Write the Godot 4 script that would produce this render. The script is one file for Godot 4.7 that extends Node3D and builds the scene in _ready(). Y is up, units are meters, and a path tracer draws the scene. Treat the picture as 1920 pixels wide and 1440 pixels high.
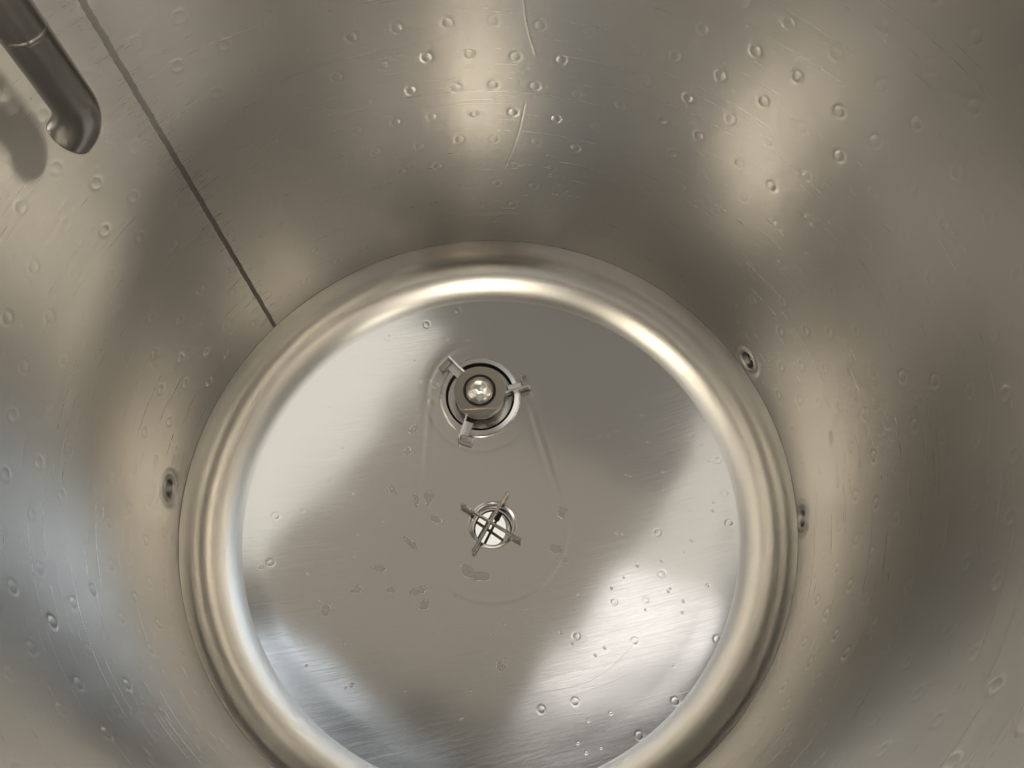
extends Node3D
# A stainless mixing tank seen from just above its open mouth.
# Plan coordinates: x to the right in the picture, y away from the viewer, z up from the bottom weld, in tank radii.

const R := 0.3            # inner radius of the tank in metres
const BASE := 0.36        # height of the bottom weld above the workshop floor
const FLANGE := 0.085     # straight flange of the dished head
const KNUCKLE := 0.2
const RIM := 1.62          # height of the open mouth

# ---------------------------------------------------------------- camera, light
const FOV := 56.8
# unseen lamps added over the tank for its highlights, in tank radii: x, y, z of the middle, size, colour, energy, turn
var ADDED_LAMPS := [
	[3.73, 0.32, 8.0, 3.20, 6.50, Color(1.0, 0.96, 0.86), 0.62, 58.0],
	[-1.94, 6.52, 8.0, 2.40, 6.00, Color(1.0, 0.96, 0.92), 0.72, 58.0],
	[-5.91, 0.16, 8.0, 2.40, 9.00, Color(1.0, 0.95, 0.85), 0.56, 58.0],
	[0.52, 3.21, 8.0, 5.28, 6.00, Color(1.0, 0.90, 0.74), 0.34, 58.0],
	[-1.07, -0.80, 8.0, 5.28, 4.00, Color(1.0, 0.92, 0.80), 0.15, 58.0],
	[-3.00, -0.19, 8.0, 2.90, 5.00, Color(1.0, 0.92, 0.80), 0.11, 58.0],
	[2.00, 7.20, 8.0, 5.28, 3.00, Color(0.84, 0.93, 1.0), 0.75, 58.0],
	[0.40, 12.00, 7.5, 2.60, 2.60, Color(1.0, 0.89, 0.68), 92.0, 0.0],
	[11.80, 1.50, 7.1, 2.00, 2.00, Color(1.0, 0.89, 0.68), 74.0, 0.0],
	[-5.20, 10.90, 7.1, 4.00, 3.00, Color(1.0, 0.92, 0.78), 13.0, 0.0],
	[11.00, -6.00, 6.0, 2.40, 2.40, Color(1.0, 0.92, 0.78), 20.0, 0.0],
	[-6.30, -4.00, 8.0, 2.00, 2.00, Color(1.0, 0.90, 0.72), 0.6, 0.0],
	[4.00, -5.00, 8.0, 2.00, 2.00, Color(1.0, 0.90, 0.72), 0.5, 0.0],
	[-3.60, -12.10, 8.2, 3.00, 3.00, Color(0.72, 0.87, 1.0), 12.0, 0.0],
]
var AMBIENT := Color(0,0,0)
var EXPOSURE := 1.0


var rng := RandomNumberGenerator.new()
var M := {}
var taken := {}


func P(x: float, y: float, z: float) -> Vector3:
	return Vector3(x * R, z * R + BASE, -y * R)


func numbered(called: String) -> String:
	if not taken.has(called):
		taken[called] = 0
		return called
	taken[called] += 1
	return "%s_%03d" % [called, taken[called]]


func tag(o: Node, label: String, category: String, group := "", kind := "") -> void:
	if label: o.set_meta("label", label)
	if category: o.set_meta("category", category)
	if group: o.set_meta("group", group)
	if kind: o.set_meta("kind", kind)


func thing(called: String, where: Vector3, label: String, category: String, group := "") -> Node3D:
	var o := Node3D.new()
	o.name = numbered(called)
	add_child(o)
	o.position = where
	tag(o, label, category, group)
	return o


func put(called: String, mesh: Mesh, mat: Material, parent: Node = null) -> MeshInstance3D:
	var o := MeshInstance3D.new()
	o.mesh = mesh
	o.material_override = mat
	if parent == null:
		o.name = numbered(called)
		add_child(o)
	else:
		o.name = called
		parent.add_child(o, true)
	return o


# ---------------------------------------------------------------- mesh makers
func sheet(us: PackedFloat32Array, vs: PackedFloat32Array, point: Callable, uv: Callable, inside := true) -> ArrayMesh:
	# a grid of points point(u, v) with smooth normals from its own neighbours; they look towards the inside of the tank, or outwards
	var v := PackedVector3Array()
	var n := PackedVector3Array()
	var t := PackedVector2Array()
	var ix := PackedInt32Array()
	var e := 0.0002
	for b in vs:
		for a in us:
			v.append(point.call(a, b))
			var du: Vector3 = point.call(a + e, b) - point.call(a - e, b)
			var dv: Vector3 = point.call(a, b + e) - point.call(a, b - e)
			n.append((dv.cross(du) if inside else du.cross(dv)).normalized())
			t.append(uv.call(a, b))
	var w := us.size()
	for j in vs.size() - 1:
		for i in w - 1:
			var k := j * w + i
			ix.append_array(PackedInt32Array([k, k + 1, k + w, k + 1, k + w + 1, k + w] if inside else [k, k + w, k + 1, k + 1, k + w, k + w + 1]))
	return from_arrays(v, n, t, ix)


func from_arrays(v: PackedVector3Array, n: PackedVector3Array, t: PackedVector2Array, ix: PackedInt32Array) -> ArrayMesh:
	var a := []
	a.resize(Mesh.ARRAY_MAX)
	a[Mesh.ARRAY_VERTEX] = v
	a[Mesh.ARRAY_NORMAL] = n
	a[Mesh.ARRAY_TEX_UV] = t
	a[Mesh.ARRAY_INDEX] = ix
	var m := ArrayMesh.new()
	m.add_surface_from_arrays(Mesh.PRIMITIVE_TRIANGLES, a)
	return m


func lathe(profile: PackedVector2Array, around := 96, crease := 35.0) -> ArrayMesh:
	# profile of (radius, height) from top outside to ...; smooth along the turn, creased where it bends sharply
	var st := SurfaceTool.new()
	st.begin(Mesh.PRIMITIVE_TRIANGLES)
	var segs := profile.size() - 1
	for s in segs:
		var p := profile[s]
		var q := profile[s + 1]
		var d := (q - p).normalized()
		var own := Vector2(d.y, -d.x)
		var np := own
		var nq := own
		if s > 0:
			var e := (p - profile[s - 1]).normalized()
			if absf(rad_to_deg(e.angle_to(d))) < crease: np = (own + Vector2(e.y, -e.x)).normalized()
		if s < segs - 1:
			var e := (profile[s + 2] - q).normalized()
			if absf(rad_to_deg(e.angle_to(d))) < crease: nq = (own + Vector2(e.y, -e.x)).normalized()
		for i in around:
			var a := TAU * i / around
			var b := TAU * (i + 1) / around
			var c := [[p, np, a], [q, nq, a], [q, nq, b], [p, np, a], [q, nq, b], [p, np, b]]
			for k in c:
				var dir := Vector3(cos(k[2]), 0, -sin(k[2]))
				st.set_normal(dir * k[1].x + Vector3.UP * k[1].y)
				st.set_uv(Vector2(k[2] / TAU, float(s) / segs))
				st.add_vertex(dir * k[0].x + Vector3.UP * k[0].y)
	st.index()
	return st.commit()


func tube(path: PackedVector3Array, radii: PackedFloat32Array, around := 24, caps := true) -> ArrayMesh:
	var st := SurfaceTool.new()
	st.begin(Mesh.PRIMITIVE_TRIANGLES)
	var n := path.size()
	var side := Vector3.ZERO
	var rings := []
	for i in n:
		var t := (path[mini(i + 1, n - 1)] - path[maxi(i - 1, 0)]).normalized()
		if side == Vector3.ZERO:
			side = t.cross(Vector3(0.31, 0.52, 0.8)).normalized()
		side = (side - t * side.dot(t)).normalized()
		var up := t.cross(side)
		var ring := []
		for k in around:
			var a := TAU * k / around
			ring.append(side * cos(a) + up * sin(a))
		rings.append(ring)
	for i in n - 1:
		for k in around:
			var l := (k + 1) % around
			for c in [[i, k], [i + 1, l], [i, l], [i, k], [i + 1, k], [i + 1, l]]:
				st.set_normal(rings[c[0]][c[1]])
				st.set_uv(Vector2(float(c[1]) / around, float(c[0]) / n))
				st.add_vertex(path[c[0]] + rings[c[0]][c[1]] * radii[c[0]])
	if caps:
		for end in [0, n - 1]:
			var t: Vector3 = (path[0] - path[1]).normalized() if end == 0 else (path[n - 1] - path[n - 2]).normalized()
			for k in around:
				var l := (k + 1) % around
				var tri := [path[end], path[end] + rings[end][k] * radii[end], path[end] + rings[end][l] * radii[end]]
				if end == 0: tri = [tri[0], tri[2], tri[1]]
				for q in [0, 2, 1]:
					st.set_normal(t)
					st.add_vertex(tri[q])
	st.index()
	return st.commit()


func block(size: Vector3, bevel: float) -> ArrayMesh:
	# a box with chamfered edges
	var st := SurfaceTool.new()
	st.begin(Mesh.PRIMITIVE_TRIANGLES)
	st.set_smooth_group(-1)
	var h := size / 2
	var pts := {}
	for sx in [-1, 1]:
		for sy in [-1, 1]:
			for sz in [-1, 1]:
				var s := Vector3(sx, sy, sz)
				for ax in 3:
					var p := s * (h - Vector3.ONE * bevel)
					p[ax] = s[ax] * h[ax]
					pts[[sx, sy, sz, ax]] = p
	var tri := func(a: Vector3, b: Vector3, c: Vector3):
		var nn := (b - a).cross(c - a)
		var list := [a, b, c] if nn.dot(a + b + c) < 0 else [a, c, b]
		for p in list: st.add_vertex(p)
	for ax in 3:
		var u := (ax + 1) % 3
		var w := (ax + 2) % 3
		for s in [-1, 1]:
			var q := []
			for c in [[-1, -1], [1, -1], [1, 1], [-1, 1]]:
				var k := [0, 0, 0, ax]
				k[ax] = s
				k[u] = c[0]
				k[w] = c[1]
				q.append(pts[k])
			tri.call(q[0], q[1], q[2])
			tri.call(q[0], q[2], q[3])
			for s2 in [-1, 1]:   # the chamfer between face ax and face u, along w
				var e := []
				for c in [[ax, -1], [ax, 1], [u, 1], [u, -1]]:
					var k := [0, 0, 0, c[0]]
					k[ax] = s
					k[u] = s2
					k[w] = c[1]
					e.append(pts[k])
				tri.call(e[0], e[1], e[2])
				tri.call(e[0], e[2], e[3])
	for sx in [-1, 1]:
		for sy in [-1, 1]:
			for sz in [-1, 1]:
				tri.call(pts[[sx, sy, sz, 0]], pts[[sx, sy, sz, 1]], pts[[sx, sy, sz, 2]])
	st.generate_normals()
	return st.commit()


func spaced(from: float, to: float, count: int) -> PackedFloat32Array:
	var a := PackedFloat32Array()
	for i in count + 1:
		a.append(lerpf(from, to, float(i) / count))
	return a


func refined(from: float, to: float, step: float, fine: float, spans: Array) -> PackedFloat32Array:
	# steps of step, and of fine inside the given [from, to] spans
	var a := PackedFloat32Array()
	var x := from
	while x < to - step * 0.2:
		a.append(x)
		var s := step
		for p in spans:
			if x >= p[0] - fine * 0.5 and x < p[1]: s = fine
			elif x < p[0] and x + s > p[0]: s = maxf(p[0] - x, fine * 0.6)
		x += s
	a.append(to)
	return a


# ---------------------------------------------------------------- shape of the tank
var wave := FastNoiseLite.new()
var ports := [[-178.1, 0.099, 0.026], [26.6, 0.056, 0.030], [-6.3, 0.040, 0.026]]   # azimuth in degrees, height, radius of the bore


func wall_radius(az: float, z: float) -> float:
	var c := Vector2(cos(az), sin(az))
	var r := 1.0 + 0.0011 * wave.get_noise_3d(c.x * 60, c.y * 60, z * 42) + 0.0005 * wave.get_noise_3d(c.x * 190, c.y * 190, z * 130 + 50)
	for p in ports:
		var d := Vector2(angle_difference(deg_to_rad(p[0]), az), z - p[1]).length()
		if d < 0.12:
			r += 0.034 * (1.0 - smoothstep(p[2] - 0.003, p[2] + 0.002, d))             # the bore
			r -= 0.0035 * exp(-pow((d - p[2] - 0.009) / 0.005, 2))                      # the weld bead round it
			r += 0.0016 * exp(-pow((d - p[2] - 0.024) / 0.010, 2))                      # sheet drawn in by the weld
	return r


func wall_point(az: float, z: float) -> Vector3:
	var r := wall_radius(az, z)
	return P(r * cos(az), r * sin(az), z)


func head_depth(r: float) -> float:
	var zc := -FLANGE + (2.0 - KNUCKLE) * sqrt(1.0 - pow((1.0 - KNUCKLE) / (2.0 - KNUCKLE), 2))
	if r < 2.0 * (1.0 - KNUCKLE) / (2.0 - KNUCKLE):
		return zc - sqrt(4.0 - r * r)
	return -FLANGE - sqrt(maxf(KNUCKLE * KNUCKLE - pow(r - 1.0 + KNUCKLE, 2), 0.0))


const JOIN := 0.888889    # radius where the knuckle runs into the crown
const DRAIN := 0.079
const VALVE_BULGE := 1.6
var mixer := Vector2(-0.056, 0.512)


func crown_point(r: float, az: float) -> Vector3:
	var x := r * cos(az)
	var y := r * sin(az)
	var z := head_depth(r)
	z += 0.0030 * wave.get_noise_3d(x * 46, y * 46, 300) * smoothstep(0.1, 0.4, r) * (1.0 - smoothstep(0.8, JOIN, r))
	z -= 0.004 * (1.0 - smoothstep(DRAIN, DRAIN + 0.016, r))                            # rolled into the outlet
	# the ground seam of the outlet block, which runs round the drain and up to the stirrer seat
	var q := Vector2(x, y)
	var d := absf(q.distance_to(Vector2(0.004, -0.010)) - 0.282)
	var seat := q.distance_to(mixer)
	if y > 0.03:
		d = 9.0
		for s in [-1.0, 1.0]:
			var a := Vector2(s * 0.281 + 0.004, 0.02)
			var b := Vector2(mixer.x + s * 0.205, mixer.y - 0.03)
			d = minf(d, Geometry2D.get_closest_point_to_segment(q, a, b).distance_to(q))
	z -= 0.0003 * exp(-pow(d / 0.010, 2))
	z += 0.00015 * exp(-pow((d - 0.020) / 0.010, 2))
	z += 0.0010 * (1.0 - smoothstep(0.165, 0.26, seat)) + 0.0003 * exp(-pow((seat - 0.215) / 0.010, 2))
	return P(x, y, z)


func mixer_frame() -> Transform3D:
	var zc := head_depth(0.0) + 2.0
	var foot := P(mixer.x, mixer.y, head_depth(mixer.length()))
	var up := (P(0, 0, zc) - foot).normalized()
	var side := (Vector3.RIGHT - up * up.x).normalized()
	return Transform3D(Basis(side, up, side.cross(up)), foot)


# ---------------------------------------------------------------- materials
func grey_image(w: int, h: int) -> Image:
	return Image.create_empty(w, h, false, Image.FORMAT_RF)


func steel(called: String, color: Color, rough: float) -> StandardMaterial3D:
	var m := StandardMaterial3D.new()
	m.resource_name = called
	m.albedo_color = color.linear_to_srgb()
	m.metallic = 1.0
	m.metallic_specular = 0.5
	m.roughness = rough
	M[called] = m
	return m


func noise_map(seed_: int, freq: float, w: int, h: int, lo: float, hi: float, octaves := 4) -> NoiseTexture2D:
	var f := FastNoiseLite.new()
	f.seed = seed_
	f.frequency = freq
	f.fractal_octaves = octaves
	var t := NoiseTexture2D.new()
	t.noise = f
	t.width = w
	t.height = h
	t.seamless = true
	var g := Gradient.new()
	g.set_color(0, Color(lo, lo, lo))
	g.set_color(1, Color(hi, hi, hi))
	t.color_ramp = g
	return t


func ring_bump(b: PackedFloat32Array, w: int, h: int, cx: float, cy: float, rx: float, ry: float, high: float, centre: float) -> void:
	# a small annular swelling with a flat or sunken middle
	for y in range(int(cy - ry * 2), int(cy + ry * 2) + 1):
		if y < 0 or y >= h: continue
		for x in range(int(cx - rx * 2), int(cx + rx * 2) + 1):
			var d := Vector2((x - cx) / rx, (y - cy) / ry).length()
			b[y * w + posmod(x, w)] += high * exp(-pow((d - 0.85) / 0.28, 2)) + centre * exp(-d * d * 3.0)


func wall_maps() -> Array:
	# relief of the sheet (dimple welds of the jacket, droplets, brush lines) and its roughness
	var w := 2048
	var h := 1024
	var b := PackedFloat32Array()
	b.resize(w * h)
	var k := PackedFloat32Array()
	k.resize(w * h)
	for y in h:
		var v := 0.0
		var line := rng.randfn() * 0.5
		for x in w:
			v = v * 0.985 + rng.randfn() * 0.17
			b[y * w + x] = (v * 0.6 + line * 0.5) * 0.00010
			k[y * w + x] = 0.5 + 0.012 * v + 0.006 * line
	var per_x := w / TAU            # pixels per tank radius round the wall, and up it
	var per_z := h / RIM
	for row in 15:
		for col in 50:
			var az := deg_to_rad(7.2 * (col + 0.5 * (row % 2)) + 2.4 + rng.randfn() * 0.35)
			var z := 0.11 + 0.1055 * row + rng.randfn() * 0.004
			var soft := rng.randf_range(0.35, 1.0)
			ring_bump(b, w, h, az * per_x, (1.0 - z / RIM) * h, 0.0165 * per_x, 0.0165 * per_z, 0.052 * soft, -0.02 * soft)
	for i in 520:
		var az := rng.randf() * TAU
		var z := rng.randf_range(0.2, 1.6)
		var s := rng.randf_range(0.004, 0.0075)
		ring_bump(b, w, h, az * per_x, (1.0 - z / RIM) * h, s * per_x, s * 1.3 * per_z, 0.004, 0.02)
	for line in [[83.9, 1.10, 82.0, 0.855, 0.9, -0.03], [83.6, 0.68, 87.4, 0.39, -0.5, 0.02]]:
		for i in 700:
			var t := i / 700.0
			var az := deg_to_rad(lerpf(line[0], line[2], t) + line[4] * sin(PI * t))
			var z := lerpf(line[1], line[3], t)
			b[int((1.0 - z / RIM) * h) * w + int(az * per_x)] += line[5] * 0.35
	for i in 160:     # splashes beside the inlet tube
		var az := deg_to_rad(147.0 + rng.randfn() * 2.6)
		var z := 1.03 + rng.randfn() * 0.05
		var q := rng.randf_range(0.0015, 0.005)
		ring_bump(b, w, h, az * per_x, (1.0 - z / RIM) * h, q * per_x * 1.6, q * per_z, 0.0, rng.randf_range(0.01, 0.03))
	# a polished band on both sides of the upright weld
	for y in h:
		for x in range(int(deg_to_rad(134) * per_x), int(deg_to_rad(150) * per_x)):
			var az := rad_to_deg(x / per_x) - 142.4
			var edge := 0.3 * sin(y * 0.021) + 0.2 * sin(y * 0.047 + 1.0)
			var s := smoothstep(-3.2, -1.8, az + edge) * (1.0 - smoothstep(1.8, 4.0, az - edge))
			k[y * w + x] -= 0.012 * s
	var bump := Image.create_from_data(w, h, false, Image.FORMAT_RF, b.to_byte_array())
	var rough := Image.create_from_data(w, h, false, Image.FORMAT_RF, k.to_byte_array())
	rough.convert(Image.FORMAT_L8)
	return [ImageTexture.create_from_image(bump), ImageTexture.create_from_image(rough)]


const DIMPLES: Array[Vector2] = [Vector2(-0.681, 0.513), Vector2(-0.741, 0.338), Vector2(-0.814, 0.177), Vector2(-0.792, -0.011), Vector2(-0.279, 0.791), Vector2(-0.434, 0.73),
	Vector2(-0.554, 0.619), Vector2(-0.037, 0.842), Vector2(-0.152, 0.849), Vector2(-0.606, 0.766), Vector2(0.442, -0.299), Vector2(0.556, -0.298), Vector2(0.618, -0.205),
	Vector2(0.616, -0.053), Vector2(0.846, 0.198), Vector2(0.86, 0.07), Vector2(0.86, -0.042), Vector2(0.303, -0.416), Vector2(0.502, -0.438), Vector2(0.766, -0.44),
	Vector2(0.606, -0.63), Vector2(0.287, -0.63), Vector2(0.174, -0.654), Vector2(0.481, -0.73), Vector2(-0.784, -0.182), Vector2(0.189, 0.648), Vector2(0.261, 0.596)]


func crown_maps() -> Array:
	var w := 2048
	var h := 2048
	var b := PackedFloat32Array()
	b.resize(w * h)
	var k := PackedFloat32Array()
	k.resize(w * h)
	for y in h:
		var v := 0.0
		var line := rng.randfn()
		for x in w:
			v = v * 0.97 + rng.randfn() * 0.24
			b[y * w + x] = (v * 0.6 + line * 0.2) * 0.00018
			k[y * w + x] = 0.5 + 0.05 * v + 0.03 * line
	# scratches along the brushing, a few longer ones across it
	for i in 900:
		var x := rng.randf() * w
		var y := rng.randf() * h
		var a := rng.randfn() * 0.10
		var long := rng.randf_range(20, 120)
		var deep := rng.randf_range(0.0008, 0.0022)
		if i % 60 == 0:
			long *= 3.0
			a *= 3.0
			deep *= 1.5
		var bend := rng.randfn() * 0.0012
		for s in int(long):
			x += cos(a)
			y += sin(a)
			a += bend
			var at := posmod(int(y), h) * w + posmod(int(x), w)
			b[at] -= deep
			k[at] += 0.16
	var per := w / 2.0
	for i in 120:     # dried specks and pits: small rings
		var a := rng.randf() * TAU
		var r := sqrt(rng.randf()) * 0.86
		var s := rng.randf_range(0.003, 0.006)
		ring_bump(b, w, h, (1.0 + r * cos(a)) * per, (1.0 - r * sin(a)) * per, s * per, s * per, 0.012, -0.01)
	for q in DIMPLES:  # dimple welds of the bottom jacket
		var at: Vector2 = Vector2(q.x, -q.y).rotated(deg_to_rad(12))
		ring_bump(b, w, h, (1.0 + at.x) * per, (1.0 + at.y) * per, 0.0135 * per, 0.0135 * per, 0.012, -0.004)
	# one long curved scratch
	for i in 400:
		var t := i / 400.0
		var at := (Vector2(0.185, 0.60).lerp(Vector2(0.505, 0.44), t) + Vector2(0.02, 0.035) * sin(PI * t)).rotated(deg_to_rad(12))
		var j := int((1.0 + at.y) * per) * w + int((1.0 + at.x) * per)
		b[j] += 0.003
		k[j] += 0.12
	var bump := Image.create_from_data(w, h, false, Image.FORMAT_RF, b.to_byte_array())
	var rough := Image.create_from_data(w, h, false, Image.FORMAT_RF, k.to_byte_array())
	rough.convert(Image.FORMAT_L8)
	return [ImageTexture.create_from_image(bump), ImageTexture.create_from_image(rough)]


func materials() -> void:
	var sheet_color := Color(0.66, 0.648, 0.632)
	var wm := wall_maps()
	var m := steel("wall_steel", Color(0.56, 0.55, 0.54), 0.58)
	m.heightmap_enabled = true
	m.heightmap_texture = wm[0]
	m.heightmap_scale = 0.35
	m.roughness_texture = wm[1]
	m.anisotropy_enabled = true
	m.anisotropy = -0.8
	var cm := crown_maps()
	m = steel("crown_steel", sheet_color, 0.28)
	m.heightmap_enabled = true
	m.heightmap_texture = cm[0]
	m.heightmap_scale = 0.35
	m.roughness_texture = cm[1]
	m.anisotropy_enabled = true
	m.anisotropy = -0.35
	m = steel("knuckle_steel", Color(0.75, 0.74, 0.72), 0.27)
	m.anisotropy_enabled = true
	m.anisotropy = -0.3
	steel("flange_steel", Color(0.82, 0.803, 0.775), 0.24)
	steel("weld_steel", Color(0.22, 0.217, 0.213), 0.5)
	steel("bright_steel", Color(0.84, 0.84, 0.84), 0.22)
	steel("mirror_steel", Color(0.80, 0.80, 0.80), 0.03)
	steel("satin_steel", Color(0.44, 0.41, 0.36), 0.2)
	steel("tube_steel", Color(0.31, 0.305, 0.305), 0.27)
	steel("jacket_steel", Color(0.55, 0.54, 0.52), 0.4)
	m = steel("black_rubber", Color(0.012, 0.013, 0.018), 0.45)
	m.metallic = 0.0
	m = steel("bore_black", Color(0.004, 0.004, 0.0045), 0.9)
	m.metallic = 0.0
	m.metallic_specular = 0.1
	m = steel("concrete", Color(0.22, 0.215, 0.20), 0.85)
	m.metallic = 0.0
	m.albedo_texture = noise_map(5, 0.02, 512, 512, 0.75, 1.0)
	m.uv1_triplanar = true
	m.uv1_world_triplanar = true
	m = steel("water_mark", Color(0.575, 0.55, 0.505), 0.17)


# ---------------------------------------------------------------- things
func build_tank() -> void:
	var tank := thing("steel_tank", Vector3.ZERO, "open stainless steel mixing tank with brushed jacketed wall and dished bottom", "tank")
	var az_spans := []
	var z_spans := [[0.0, 0.15]]
	for p in ports:
		var a := deg_to_rad(p[0])
		if a < deg_to_rad(-60): a += TAU
		az_spans.append([a - 0.075, a + 0.075])
	az_spans.sort_custom(func(a, b): return a[0] < b[0])
	var azs := refined(deg_to_rad(-60), deg_to_rad(300), deg_to_rad(0.8), 0.0016, az_spans)
	var zs := refined(0.0, RIM, 0.025, 0.0016, z_spans)
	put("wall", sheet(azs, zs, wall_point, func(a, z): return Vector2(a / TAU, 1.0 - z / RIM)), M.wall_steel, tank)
	# the bottom: knuckle and crown are one pressing, finished differently
	var bottom := put("dished_bottom", sheet(spaced(0, TAU, 720), refined(DRAIN, JOIN, 0.006, 0.003, [[DRAIN, 0.34]]), func(a, r): return crown_point(r, a), func(a, r): return Vector2(0.5, 0.5) + Vector2(r * cos(a), -r * sin(a)).rotated(deg_to_rad(12)) * 0.5), M.crown_steel, tank)
	var lip := func(a: float, t: float) -> Vector3:
		# t from 0 at the crown to 1 at the weld, along the knuckle and up the flange
		var start := asin((1.0 - KNUCKLE) / (2.0 - KNUCKLE))
		var arc := (PI / 2 - start) * KNUCKLE
		var s := t * (arc + FLANGE)
		if s > arc:
			return P(cos(a), sin(a), -FLANGE + s - arc)
		var q := start + s / KNUCKLE
		var r := 1.0 - KNUCKLE + KNUCKLE * sin(q)
		r += 0.0003 * wave.get_noise_3d(r * cos(a) * 16, r * sin(a) * 16, 600) * sin(PI * t)
		return P(r * cos(a), r * sin(a), -FLANGE - KNUCKLE * cos(q))
	put("knuckle", sheet(spaced(0, TAU, 480), spaced(0, 0.28, 24), lip, func(a, t): return Vector2(a / TAU * 6.0, t * 0.3)), M.knuckle_steel, bottom)
	put("flange", sheet(spaced(0, TAU, 480), spaced(0.28, 0.999, 36), lip, func(a, t): return Vector2(a / TAU * 6.0, t * 0.3)), M.flange_steel, bottom)
	# welds
	var seam := func(u: float, z: float) -> Vector3:
		var wob := 0.0004 * sin(z * 61) + 0.0003 * sin(z * 143 + 1) + 0.0003 * sin(z * 290)
		var az := deg_to_rad(142.4) + u * (0.0088 + wob * signf(u)) + wob * 0.4
		var r := wall_radius(az, z) - 0.0012 * (1.0 - pow(absf(u), 4)) - 0.00012 * sin(z * 420) * (1 - absf(u)) + 0.0004
		return P(r * cos(az), r * sin(az), z)
	put("upright_weld", sheet(spaced(-1, 1, 10), spaced(0.004, RIM, 900), seam, func(u, z): return Vector2(u * 0.02, z)), M.weld_steel, tank)
	var girth := func(a: float, t: float) -> Vector3:
		var s := t * PI
		var wide := 0.0045 + 0.0012 * wave.get_noise_2d(a * 900, 7)
		var r := 1.0 - 0.0022 * sin(s) * (0.8 + 0.5 * wave.get_noise_2d(a * 300, 90)) + 0.0006
		return P(r * cos(a), r * sin(a), -cos(s) * wide * 0.6)
	put("bottom_weld", sheet(spaced(0, TAU, 900), spaced(0, 1, 6), girth, func(a, t): return Vector2(a, t)), M.weld_steel, tank)
	# outer jacket, rolled rim and feet
	var o := 1.12
	put("rim", lathe(PackedVector2Array([Vector2(o, RIM - 0.03), Vector2(1.13, RIM - 0.02), Vector2(1.13, RIM + 0.02), Vector2(1.10, RIM + 0.04), Vector2(1.04, RIM + 0.04), Vector2(1.01, RIM + 0.025), Vector2(1.0, RIM)]), 128, 60), M.jacket_steel, tank).transform = Transform3D(Basis().scaled(Vector3.ONE * R), Vector3.UP * BASE)
	put("jacket", lathe(PackedVector2Array([Vector2(0.12, -0.58), Vector2(0.6, -0.52), Vector2(0.9, -0.42), Vector2(o - 0.06, -0.3), Vector2(o, -0.1), Vector2(o, RIM - 0.03)]), 128, 30), M.jacket_steel, tank).transform = Transform3D(Basis().scaled(Vector3.ONE * R), Vector3.UP * BASE)
	for i in 3:
		var a := TAU * i / 3 + 0.5
		var foot := Vector3(cos(a), 0, -sin(a)) * R * 1.09
		put("leg", tube(PackedVector3Array([foot, foot + Vector3.UP * (BASE - 0.01)]), PackedFloat32Array([0.02, 0.02])), M.jacket_steel, tank)
	# outlet: the bore that goes down from the drain
	var z0 := head_depth(DRAIN) - 0.004
	var bore := PackedVector2Array([Vector2(DRAIN, z0 + 0.0005), Vector2(DRAIN - 0.003, z0 - 0.008), Vector2(DRAIN - 0.003, z0 - 0.030), Vector2(DRAIN - 0.001, z0 - 0.034), Vector2(DRAIN - 0.001, z0 - 0.16)])
	put("outlet_bore", lathe(bore, 96, 20), M.bright_steel, tank).transform = Transform3D(Basis().scaled(Vector3.ONE * R), Vector3.UP * BASE)
	# the seat of the stirrer: a welded collar
	var f := mixer_frame()
	var c := put("stirrer_collar", lathe(PackedVector2Array([Vector2(0.178, -0.004), Vector2(0.170, 0.002), Vector2(0.165, 0.010), Vector2(0.163, 0.022), Vector2(0.157, 0.030), Vector2(0.140, 0.032), Vector2(0.132, 0.026), Vector2(0.130, 0.016)]), 128, 25), M.bright_steel, tank)
	c.transform = f * Transform3D(Basis().scaled(Vector3.ONE * R), Vector3.ZERO)
	var cb := put("collar_weld", sheet(spaced(0, TAU, 400), spaced(0, 1, 5), func(a, t):
		var wob := 0.002 * wave.get_noise_2d(a * 1500, 20) + 0.0015 * sin(a * 88)
		var r: float = 0.168 + 0.018 * t + wob
		return Vector3(cos(a) * r, 0.008 * sin(PI * (0.35 + 0.65 * t)) - 0.003, -sin(a) * r), func(a, t): return Vector2(a, t)), M.weld_steel, tank)
	cb.transform = c.transform


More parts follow.
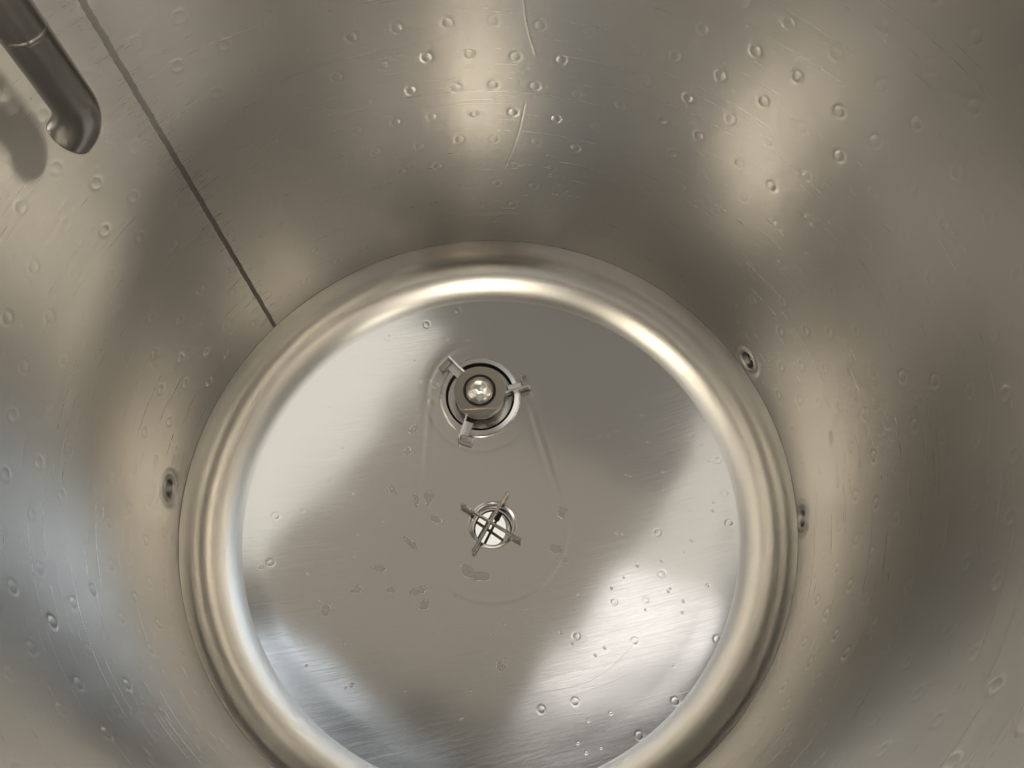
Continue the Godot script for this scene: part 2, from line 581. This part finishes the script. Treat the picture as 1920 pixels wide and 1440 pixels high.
func build_stirrer() -> void:
	var f := mixer_frame()
	var t := thing("stirrer_hub", Vector3.ZERO, "round steel stirrer hub with domed hex bolt, set in the collar behind the drain", "stirrer")
	t.transform = f
	var s := Transform3D(Basis().scaled(Vector3.ONE * R), Vector3.ZERO)
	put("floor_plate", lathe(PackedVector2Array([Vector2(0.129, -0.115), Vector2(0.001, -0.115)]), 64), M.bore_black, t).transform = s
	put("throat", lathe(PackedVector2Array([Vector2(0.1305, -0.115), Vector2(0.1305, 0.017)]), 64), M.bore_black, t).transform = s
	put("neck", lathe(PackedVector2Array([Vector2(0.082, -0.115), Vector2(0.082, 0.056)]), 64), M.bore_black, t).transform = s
	# body with a groove
	var r := 0.099
	var body := PackedVector2Array([Vector2(r - 0.014, 0.052), Vector2(r, 0.056), Vector2(r, 0.062), Vector2(r - 0.005, 0.066), Vector2(r - 0.005, 0.074), Vector2(r, 0.078), Vector2(r, 0.140)])
	put("body", lathe(body, 96, 30), M.satin_steel, t).transform = s
	# head: a disc with two flats milled into its top
	var hd := put("head", head_mesh(r), M.satin_steel, t)
	hd.transform = s * Transform3D(Basis(Vector3.UP, deg_to_rad(3)), Vector3(0, 0.14, 0))
	put("seal_ring", torus(0.058, 0.0062, 0.1640), M.black_rubber, t).transform = s
	put("washer", lathe(PackedVector2Array([Vector2(0.053, 0.160), Vector2(0.053, 0.170), Vector2(0.050, 0.173), Vector2(0.040, 0.173)]), 64, 20), M.satin_steel, t).transform = s
	put("bolt_head", bolt_mesh(), M.bright_steel, t).transform = s * Transform3D(Basis(Vector3.UP, deg_to_rad(8)), Vector3(0, 0.171, 0))
	for a in [16.0, 137.0, 252.0]:
		var turn := Basis(Vector3.UP, deg_to_rad(a))
		# a clip saddles the collar; local x points outwards
		var saddle := put("clip", block(Vector3(0.062, 0.022, 0.030) * R, 0.003 * R), M.bright_steel, t)
		saddle.transform = Transform3D(turn, turn * Vector3(0.144, 0.040, 0.004) * R)
		var fin := put("fin", block(Vector3(0.112, 0.074, 0.007) * R, 0.0016 * R), M.bright_steel, saddle)
		fin.transform = Transform3D(Basis(Vector3.FORWARD, deg_to_rad(-8)), Vector3(0.0, 0.026, 0.018) * R)
		var tab := put("tab", block(Vector3(0.008, 0.052, 0.050) * R, 0.0018 * R), M.bright_steel, saddle)
		tab.transform = Transform3D(Basis(Vector3.FORWARD, deg_to_rad(-32)), Vector3(0.046, 0.004, -0.012) * R)


func torus(r: float, thick: float, y: float) -> ArrayMesh:
	var p := PackedVector2Array()
	for i in 17:
		var a := TAU * i / 16
		p.append(Vector2(r + thick * cos(a), y + thick * sin(a)))
	return lathe(p, 64, 60)


func head_mesh(r: float) -> ArrayMesh:
	# a disc of radius r whose top is flat between two chords and slopes away outside them
	var st := SurfaceTool.new()
	st.begin(Mesh.PRIMITIVE_TRIANGLES)
	st.set_smooth_group(-1)
	var chord := 0.071
	var top := func(p: Vector2) -> float:
		return 0.024 if absf(p.y) < chord else 0.008 - (absf(p.y) - chord) * 0.10
	var ring := []
	var ac := asin(chord / r)
	for i in 97:
		ring.append(TAU * i / 96)
	for a in [ac, PI - ac, PI + ac, TAU - ac]:
		ring.append(a - 0.0004)
		ring.append(a + 0.0004)
	ring.sort()
	var tri := func(a: Vector3, b: Vector3, c: Vector3):
		for p in [a, c, b]: st.add_vertex(p)
	for i in ring.size() - 1:
		var p := Vector2(cos(ring[i]), sin(ring[i])) * r
		var q := Vector2(cos(ring[i + 1]), sin(ring[i + 1])) * r
		var m := (p + q) / 2
		var hp: float = top.call(p)
		var hq: float = top.call(q)
		var pb := Vector3(p.x, 0, -p.y)
		var qb := Vector3(q.x, 0, -q.y)
		var pt := pb + Vector3.UP * hp
		var qt := qb + Vector3.UP * hq
		tri.call(pb, qb, qt)
		tri.call(pb, qt, pt)
		# the top as strips to the middle line or to the chord
		if absf(m.y) < chord:
			tri.call(pt, qt, Vector3(0, 0.024, -q.y))
			tri.call(pt, Vector3(0, 0.024, -q.y), Vector3(0, 0.024, -p.y))
		else:
			var s := signf(m.y)
			var h0 := 0.008
			tri.call(pt, qt, Vector3(q.x, h0, -s * chord))
			tri.call(pt, Vector3(q.x, h0, -s * chord), Vector3(p.x, h0, -s * chord))
	var half := sqrt(r * r - chord * chord)
	for s in [-1.0, 1.0]:
		var a := Vector3(-half, 0.008, -s * chord)
		var b := Vector3(half, 0.008, -s * chord)
		var u := Vector3.UP * 0.016
		if s < 0:
			tri.call(b, a, a + u)
			tri.call(b, a + u, b + u)
		else:
			tri.call(a, b, b + u)
			tri.call(a, b + u, a + u)
	st.generate_normals()
	return st.commit()


func bolt_mesh() -> ArrayMesh:
	# a round flange that rises into a low domed hexagon
	var us := spaced(0, TAU, 96)
	var vs := PackedFloat32Array([0.0, 0.15, 0.3, 0.4, 0.5, 0.6, 0.7, 0.8, 0.9, 0.97, 1.0])
	return sheet(us, vs, func(a, t):
		var hex := 0.036 * cos(PI / 6) / cos(fposmod(a, PI / 3) - PI / 6)
		var r := 0.0
		var y := 0.0
		if t < 0.3:
			r = lerpf(0.049, 0.041, t / 0.3)
			y = 0.010 * sin(t / 0.3 * PI / 2)
		else:
			var k: float = (t - 0.3) / 0.7
			r = lerpf(0.041, hex, minf(k * 2.2, 1.0)) * cos(k * PI / 2 * 0.998)
			y = 0.010 + 0.026 * sin(k * PI / 2)
		return Vector3(cos(a) * r, y, -sin(a) * r), func(a, t): return Vector2(a, t), false)


func build_drain() -> void:
	var z := head_depth(DRAIN)
	var valve := thing("outlet_valve", P(0, 0, z - 0.075), "mirror bright closed valve seen down in the bottom drain", "valve")
	var dome := PackedVector2Array()
	for i in 13:
		var q := deg_to_rad(VALVE_BULGE) * (1.0 - i / 12.0)
		dome.append(Vector2(0.0735 * sin(q) / sin(deg_to_rad(VALVE_BULGE)) + 0.0003, 0.0735 / sin(deg_to_rad(VALVE_BULGE)) * (cos(q) - cos(deg_to_rad(VALVE_BULGE)))))
	var lean := Vector3(0.151, 0.977, 0.142).normalized()   # tilt chosen so the disc mirrors a bright lamp and looks white
	var tilt := Basis(Quaternion(Vector3.UP, lean))
	var disc := put("disc", lathe(dome, 64, 40), M.mirror_steel, valve)
	disc.transform = Transform3D(tilt.scaled(Vector3.ONE * R), Vector3.ZERO)
	put("seal_ring", torus(0.0735, 0.0035, 0.0), M.black_rubber, disc)
	var reflection_bar := put("reflection_bar", block(Vector3(0.140, 0.012, 0.010), 0.002), M.black_rubber, disc)  # black bar added to draw the dark strip mirrored in the disc
	reflection_bar.transform = Transform3D(Basis(Vector3.UP, deg_to_rad(64)), Vector3(-0.006, 0.003, 0.003))
	put("reflection_bar_end", block(Vector3(0.040, 0.014, 0.022), 0.004), M.black_rubber, disc).transform = Transform3D(Basis(Vector3.UP, deg_to_rad(64)), Vector3(0.020, 0.002, -0.052))  # wider end of the same drawn-in dark reflection
	# the cross over the drain: two thin plates on edge
	var cross := thing("vortex_breaker", P(0, 0, z), "thin steel cross standing over the round drain hole", "vortex breaker")
	for e in [[Vector2(-0.121, 0.070), Vector2(0.108, -0.068)], [Vector2(0.056, 0.120), Vector2(-0.071, -0.111)]]:
		var a: Vector2 = e[0]
		var b: Vector2 = e[1]
		var d := b - a
		var turn := Basis(Vector3.UP, d.angle())
		var mid := (a + b) / 2
		var bar := put("bar", tube(PackedVector3Array([Vector3(-d.length() / 2, 0, 0) * R, Vector3(d.length() / 2, 0, 0) * R]), PackedFloat32Array([0.0070 * R, 0.0070 * R]), 16), M.satin_steel, cross)
		bar.transform = Transform3D(turn, Vector3(mid.x, 0.030, -mid.y) * R)
		for s in [-1.0, 1.0]:
			var foot := put("foot", block(Vector3(0.046, 0.030, 0.0085) * R, 0.0015 * R), M.satin_steel, bar)
			foot.position = Vector3(s * (d.length() / 2 - 0.022), -0.016, 0) * R


func build_dip_tube() -> void:
	var top := Vector2(-0.781, 0.389)
	var t := thing("inlet_tube", P(top.x, top.y, 2.6), "bent satin steel inlet tube hanging close to the wall, upper left", "tube")
	var rad := 0.0425
	var path := PackedVector3Array()
	var radii := PackedFloat32Array()
	var out := Vector2.from_angle(deg_to_rad(205))
	var bend := 0.09
	var turned := deg_to_rad(55)
	var start := 1.25
	for i in 30:
		path.append(P(top.x, top.y, lerpf(2.6, start, i / 29.0)))
		radii.append(rad * R)
	for i in range(1, 21):
		var a := turned * i / 18      # the last two steps run on straight
		var over := maxf(a - turned, 0.0) * bend
		a = minf(a, turned)
		var q := top + out * (bend * (1 - cos(a)) + over * sin(turned))
		path.append(P(q.x, q.y, start - bend * sin(a) - over * cos(turned)))
		radii.append(rad * R)
	var o := t.position
	var local := PackedVector3Array()
	for p in path: local.append(p - o)
	put("pipe", tube(local, radii, 40, false), M.tube_steel, t)
	var inner := PackedFloat32Array()
	for i in 4: inner.append(rad * R * 0.86)
	var n := local.size()
	put("bore", tube(PackedVector3Array([local[n - 4], local[n - 3], local[n - 2], local[n - 1]]), inner, 40, true), M.bore_black, t)
	var d := (local[n - 1] - local[n - 2]).normalized()
	var lip := put("end_ring", lathe(PackedVector2Array([Vector2(rad, 0), Vector2(rad * 0.97, 0.004), Vector2(rad * 0.9, 0.004), Vector2(rad * 0.86, 0)]), 48, 60), M.tube_steel, t)
	var side := d.cross(Vector3.UP).normalized()
	lip.transform = Transform3D(Basis(side, d, side.cross(d)).scaled_local(Vector3.ONE * R), local[n - 1])
	var ring := put("weld_ring", lathe(PackedVector2Array([Vector2(rad - 0.0005, -0.006), Vector2(rad + 0.0008, -0.003), Vector2(rad + 0.0008, 0.003), Vector2(rad - 0.0005, 0.006)]), 48, 60), M.tube_steel, t)
	ring.transform = Transform3D(Basis().scaled(Vector3.ONE * R), P(top.x, top.y, 1.40) - o)


func build_ports() -> void:
	var names := ["small socket plug in the wall left of the bottom weld", "small socket plug low in the wall at the upper right of the bottom weld", "small socket plug low in the wall at the far right, almost edge on"]
	for i in 3:
		var p: Array = ports[i]
		var a := deg_to_rad(p[0])
		var o := thing("socket_plug", P(cos(a) * 1.034, sin(a) * 1.034, p[1]), names[i], "plug", "plugs in the wall sockets")
		var inward := Vector3(-cos(a), 0, sin(a))
		var side := inward.cross(Vector3.UP).normalized()
		o.basis = Basis(side, inward, side.cross(inward))
		put("cup", lathe(PackedVector2Array([Vector2(p[2] * 0.92, 0.0), Vector2(p[2] * 0.92, 0.010), Vector2(p[2] * 0.80, 0.012), Vector2(p[2] * 0.80, 0.004)]), 32, 30), M.bore_black, o).transform = Transform3D(Basis().scaled(Vector3.ONE * R), Vector3.ZERO)
		var dome := PackedVector2Array()
		for k in 9:
			var q := k / 8.0 * PI / 2
			dome.append(Vector2(p[2] * 0.62 * cos(q) + 0.0003, 0.004 + 0.016 * sin(q)))
		put("tip", lathe(dome, 32, 40), M.mirror_steel, o).transform = Transform3D(Basis().scaled(Vector3.ONE * R), Vector3.ZERO)


func film(shape: Array, seed_: int) -> ArrayMesh:
	# a thin flat patch with a lobed outline and a rounded rim, lying on the dished bottom at shape = [x, y, length, width, angle]
	var n := FastNoiseLite.new()
	n.seed = seed_
	n.frequency = 0.35
	var c := Vector2(shape[0], shape[1])
	return sheet(spaced(0, TAU, 40), PackedFloat32Array([0.02, 0.35, 0.7, 0.84, 0.92, 0.97, 1.0]), func(a, t):
		var lobe: float = 1.0 + 0.42 * n.get_noise_2d(cos(a) * 3.0, sin(a) * 3.0) + 0.14 * n.get_noise_2d(cos(a) * 14.0, sin(a) * 14.0)
		var q: Vector2 = c + Vector2(cos(a) * shape[2], sin(a) * shape[3]).rotated(deg_to_rad(shape[4])) * lobe * t
		var rise: float = 0.0002 + 0.0004 * exp(-pow((t - 0.92) / 0.05, 2)) + 0.0003 * (1.0 - smoothstep(0.9, 1.0, t))
		if t > 0.995: rise = -0.0006
		var p := crown_point(q.length(), q.angle())
		return p + Vector3.UP * rise * R, func(a, t): return Vector2(cos(a) * t, sin(a) * t))


func build_water_marks() -> void:
	# [x, y, half length, half width, angle, label]
	var marks := [
		[-0.323, 0.373, 0.024, 0.016, 60, "triangular water mark left of the stirrer collar, farthest from the drain"],
		[-0.341, 0.286, 0.020, 0.015, 80, "lobed water mark left of and below the stirrer collar"],
		[-0.394, 0.130, 0.022, 0.014, 130, "faint water mark at the left end of the row beside the drain seam"],
		[-0.300, 0.088, 0.030, 0.013, 95, "upright oval water mark lying on the left side of the drain seam"],
		[-0.252, 0.100, 0.030, 0.017, 75, "forked water mark just inside the left side of the drain seam"],
		[-0.220, 0.018, 0.022, 0.014, 150, "leaf shaped water mark nearest to the left arm of the drain cross"],
		[-0.310, -0.078, 0.040, 0.011, 145, "long thin water mark lying across the left side of the drain seam"],
		[-0.419, -0.177, 0.026, 0.014, 170, "two lobed water mark left of the drain seam, above the dark oval one"],
		[-0.489, -0.259, 0.022, 0.014, 20, "dark oval water mark in the row of three below left of the drain"],
		[-0.370, -0.256, 0.018, 0.010, 165, "faint speckled water mark in the middle of the row of three"],
		[-0.272, -0.258, 0.032, 0.015, 22, "broad water mark at the right end of the row of three"],
		[-0.245, -0.305, 0.024, 0.018, 50, "folded water mark just under the row of three"],
		[-0.583, -0.335, 0.018, 0.024, 10, "rounded water mark farthest to the lower left on the bottom"],
		[-0.085, -0.182, 0.040, 0.024, 150, "large brown water mark below the drain cross, its upper half"],
		[-0.040, -0.200, 0.036, 0.018, 5, "large brown water mark below the drain cross, its lower right half"],
		[0.272, 0.046, 0.024, 0.020, 60, "pale triangular water mark on the right side of the drain seam"],
		[0.240, -0.099, 0.026, 0.020, 160, "round grey water mark just inside the drain seam, right of the drain"],
		[0.276, -0.140, 0.020, 0.010, 120, "small forked water mark lying across the right side of the drain seam"],
		[0.039, -0.515, 0.018, 0.018, 0, "small dark square water mark far below the drain"],
	]
	for i in marks.size():
		tag(put("water_mark", film(marks[i], 40 + i), M.water_mark), marks[i][5], "water mark", "water marks drying on the tank bottom")


func build_floor() -> void:
	var m := PlaneMesh.new()
	m.size = Vector2(40, 40)
	var o := put("floor", m, M.concrete)
	tag(o, "grey concrete workshop floor under the tank", "floor", "", "structure")


func view() -> void:
	var cam := Camera3D.new()
	cam.name = "camera"
	cam.fov = FOV
	cam.near = 0.01
	cam.far = 100.0
	var t := 0.4482496681833001
	var roll := 0.002083882970404672
	var fwd := Vector3(0, -cos(t), -sin(t))
	var up := Vector3(0, sin(t), -cos(t))
	var right := Vector3.RIGHT
	cam.basis = Basis(right * cos(roll) + up * sin(roll), up * cos(roll) - right * sin(roll), -fwd)
	cam.position = P(0.07434119565276184, -0.7024741723950491, 2.249728428346957)
	add_child(cam)
	var env := Environment.new()
	env.background_mode = Environment.BG_COLOR
	env.background_color = AMBIENT.linear_to_srgb()
	env.tonemap_mode = Environment.TONE_MAPPER_LINEAR
	env.tonemap_exposure = EXPOSURE
	env.sdfgi_enabled = true
	env.ssao_enabled = true
	env.ssil_enabled = true
	var we := WorldEnvironment.new()
	we.name = "world"
	we.environment = env
	add_child(we)
	for l in ADDED_LAMPS:
		var a := AreaLight3D.new()
		a.name = numbered("added_lamp")  # added for the light it gives; no known fitting hangs there
		a.area_size = Vector2(l[3], l[4]) * R
		a.light_color = l[5].linear_to_srgb()
		a.light_energy = l[6]
		a.shadow_enabled = true
		a.area_range = 30.0
		a.position = P(l[0], l[1], l[2])
		# shines straight down; its long side turned by l[7] degrees in plan
		var d := Vector2.from_angle(deg_to_rad(l[7]))
		var y := Vector3(d.x, 0, -d.y)
		var z := Vector3.UP
		a.basis = Basis(y.cross(z), y, z)
		add_child(a)


func _ready() -> void:
	rng.seed = 7
	wave.seed = 3
	wave.frequency = 0.02
	wave.fractal_octaves = 3
	view()
	materials()
	build_floor()
	build_tank()
	build_stirrer()
	build_drain()
	build_ports()
	build_dip_tube()
	build_water_marks()
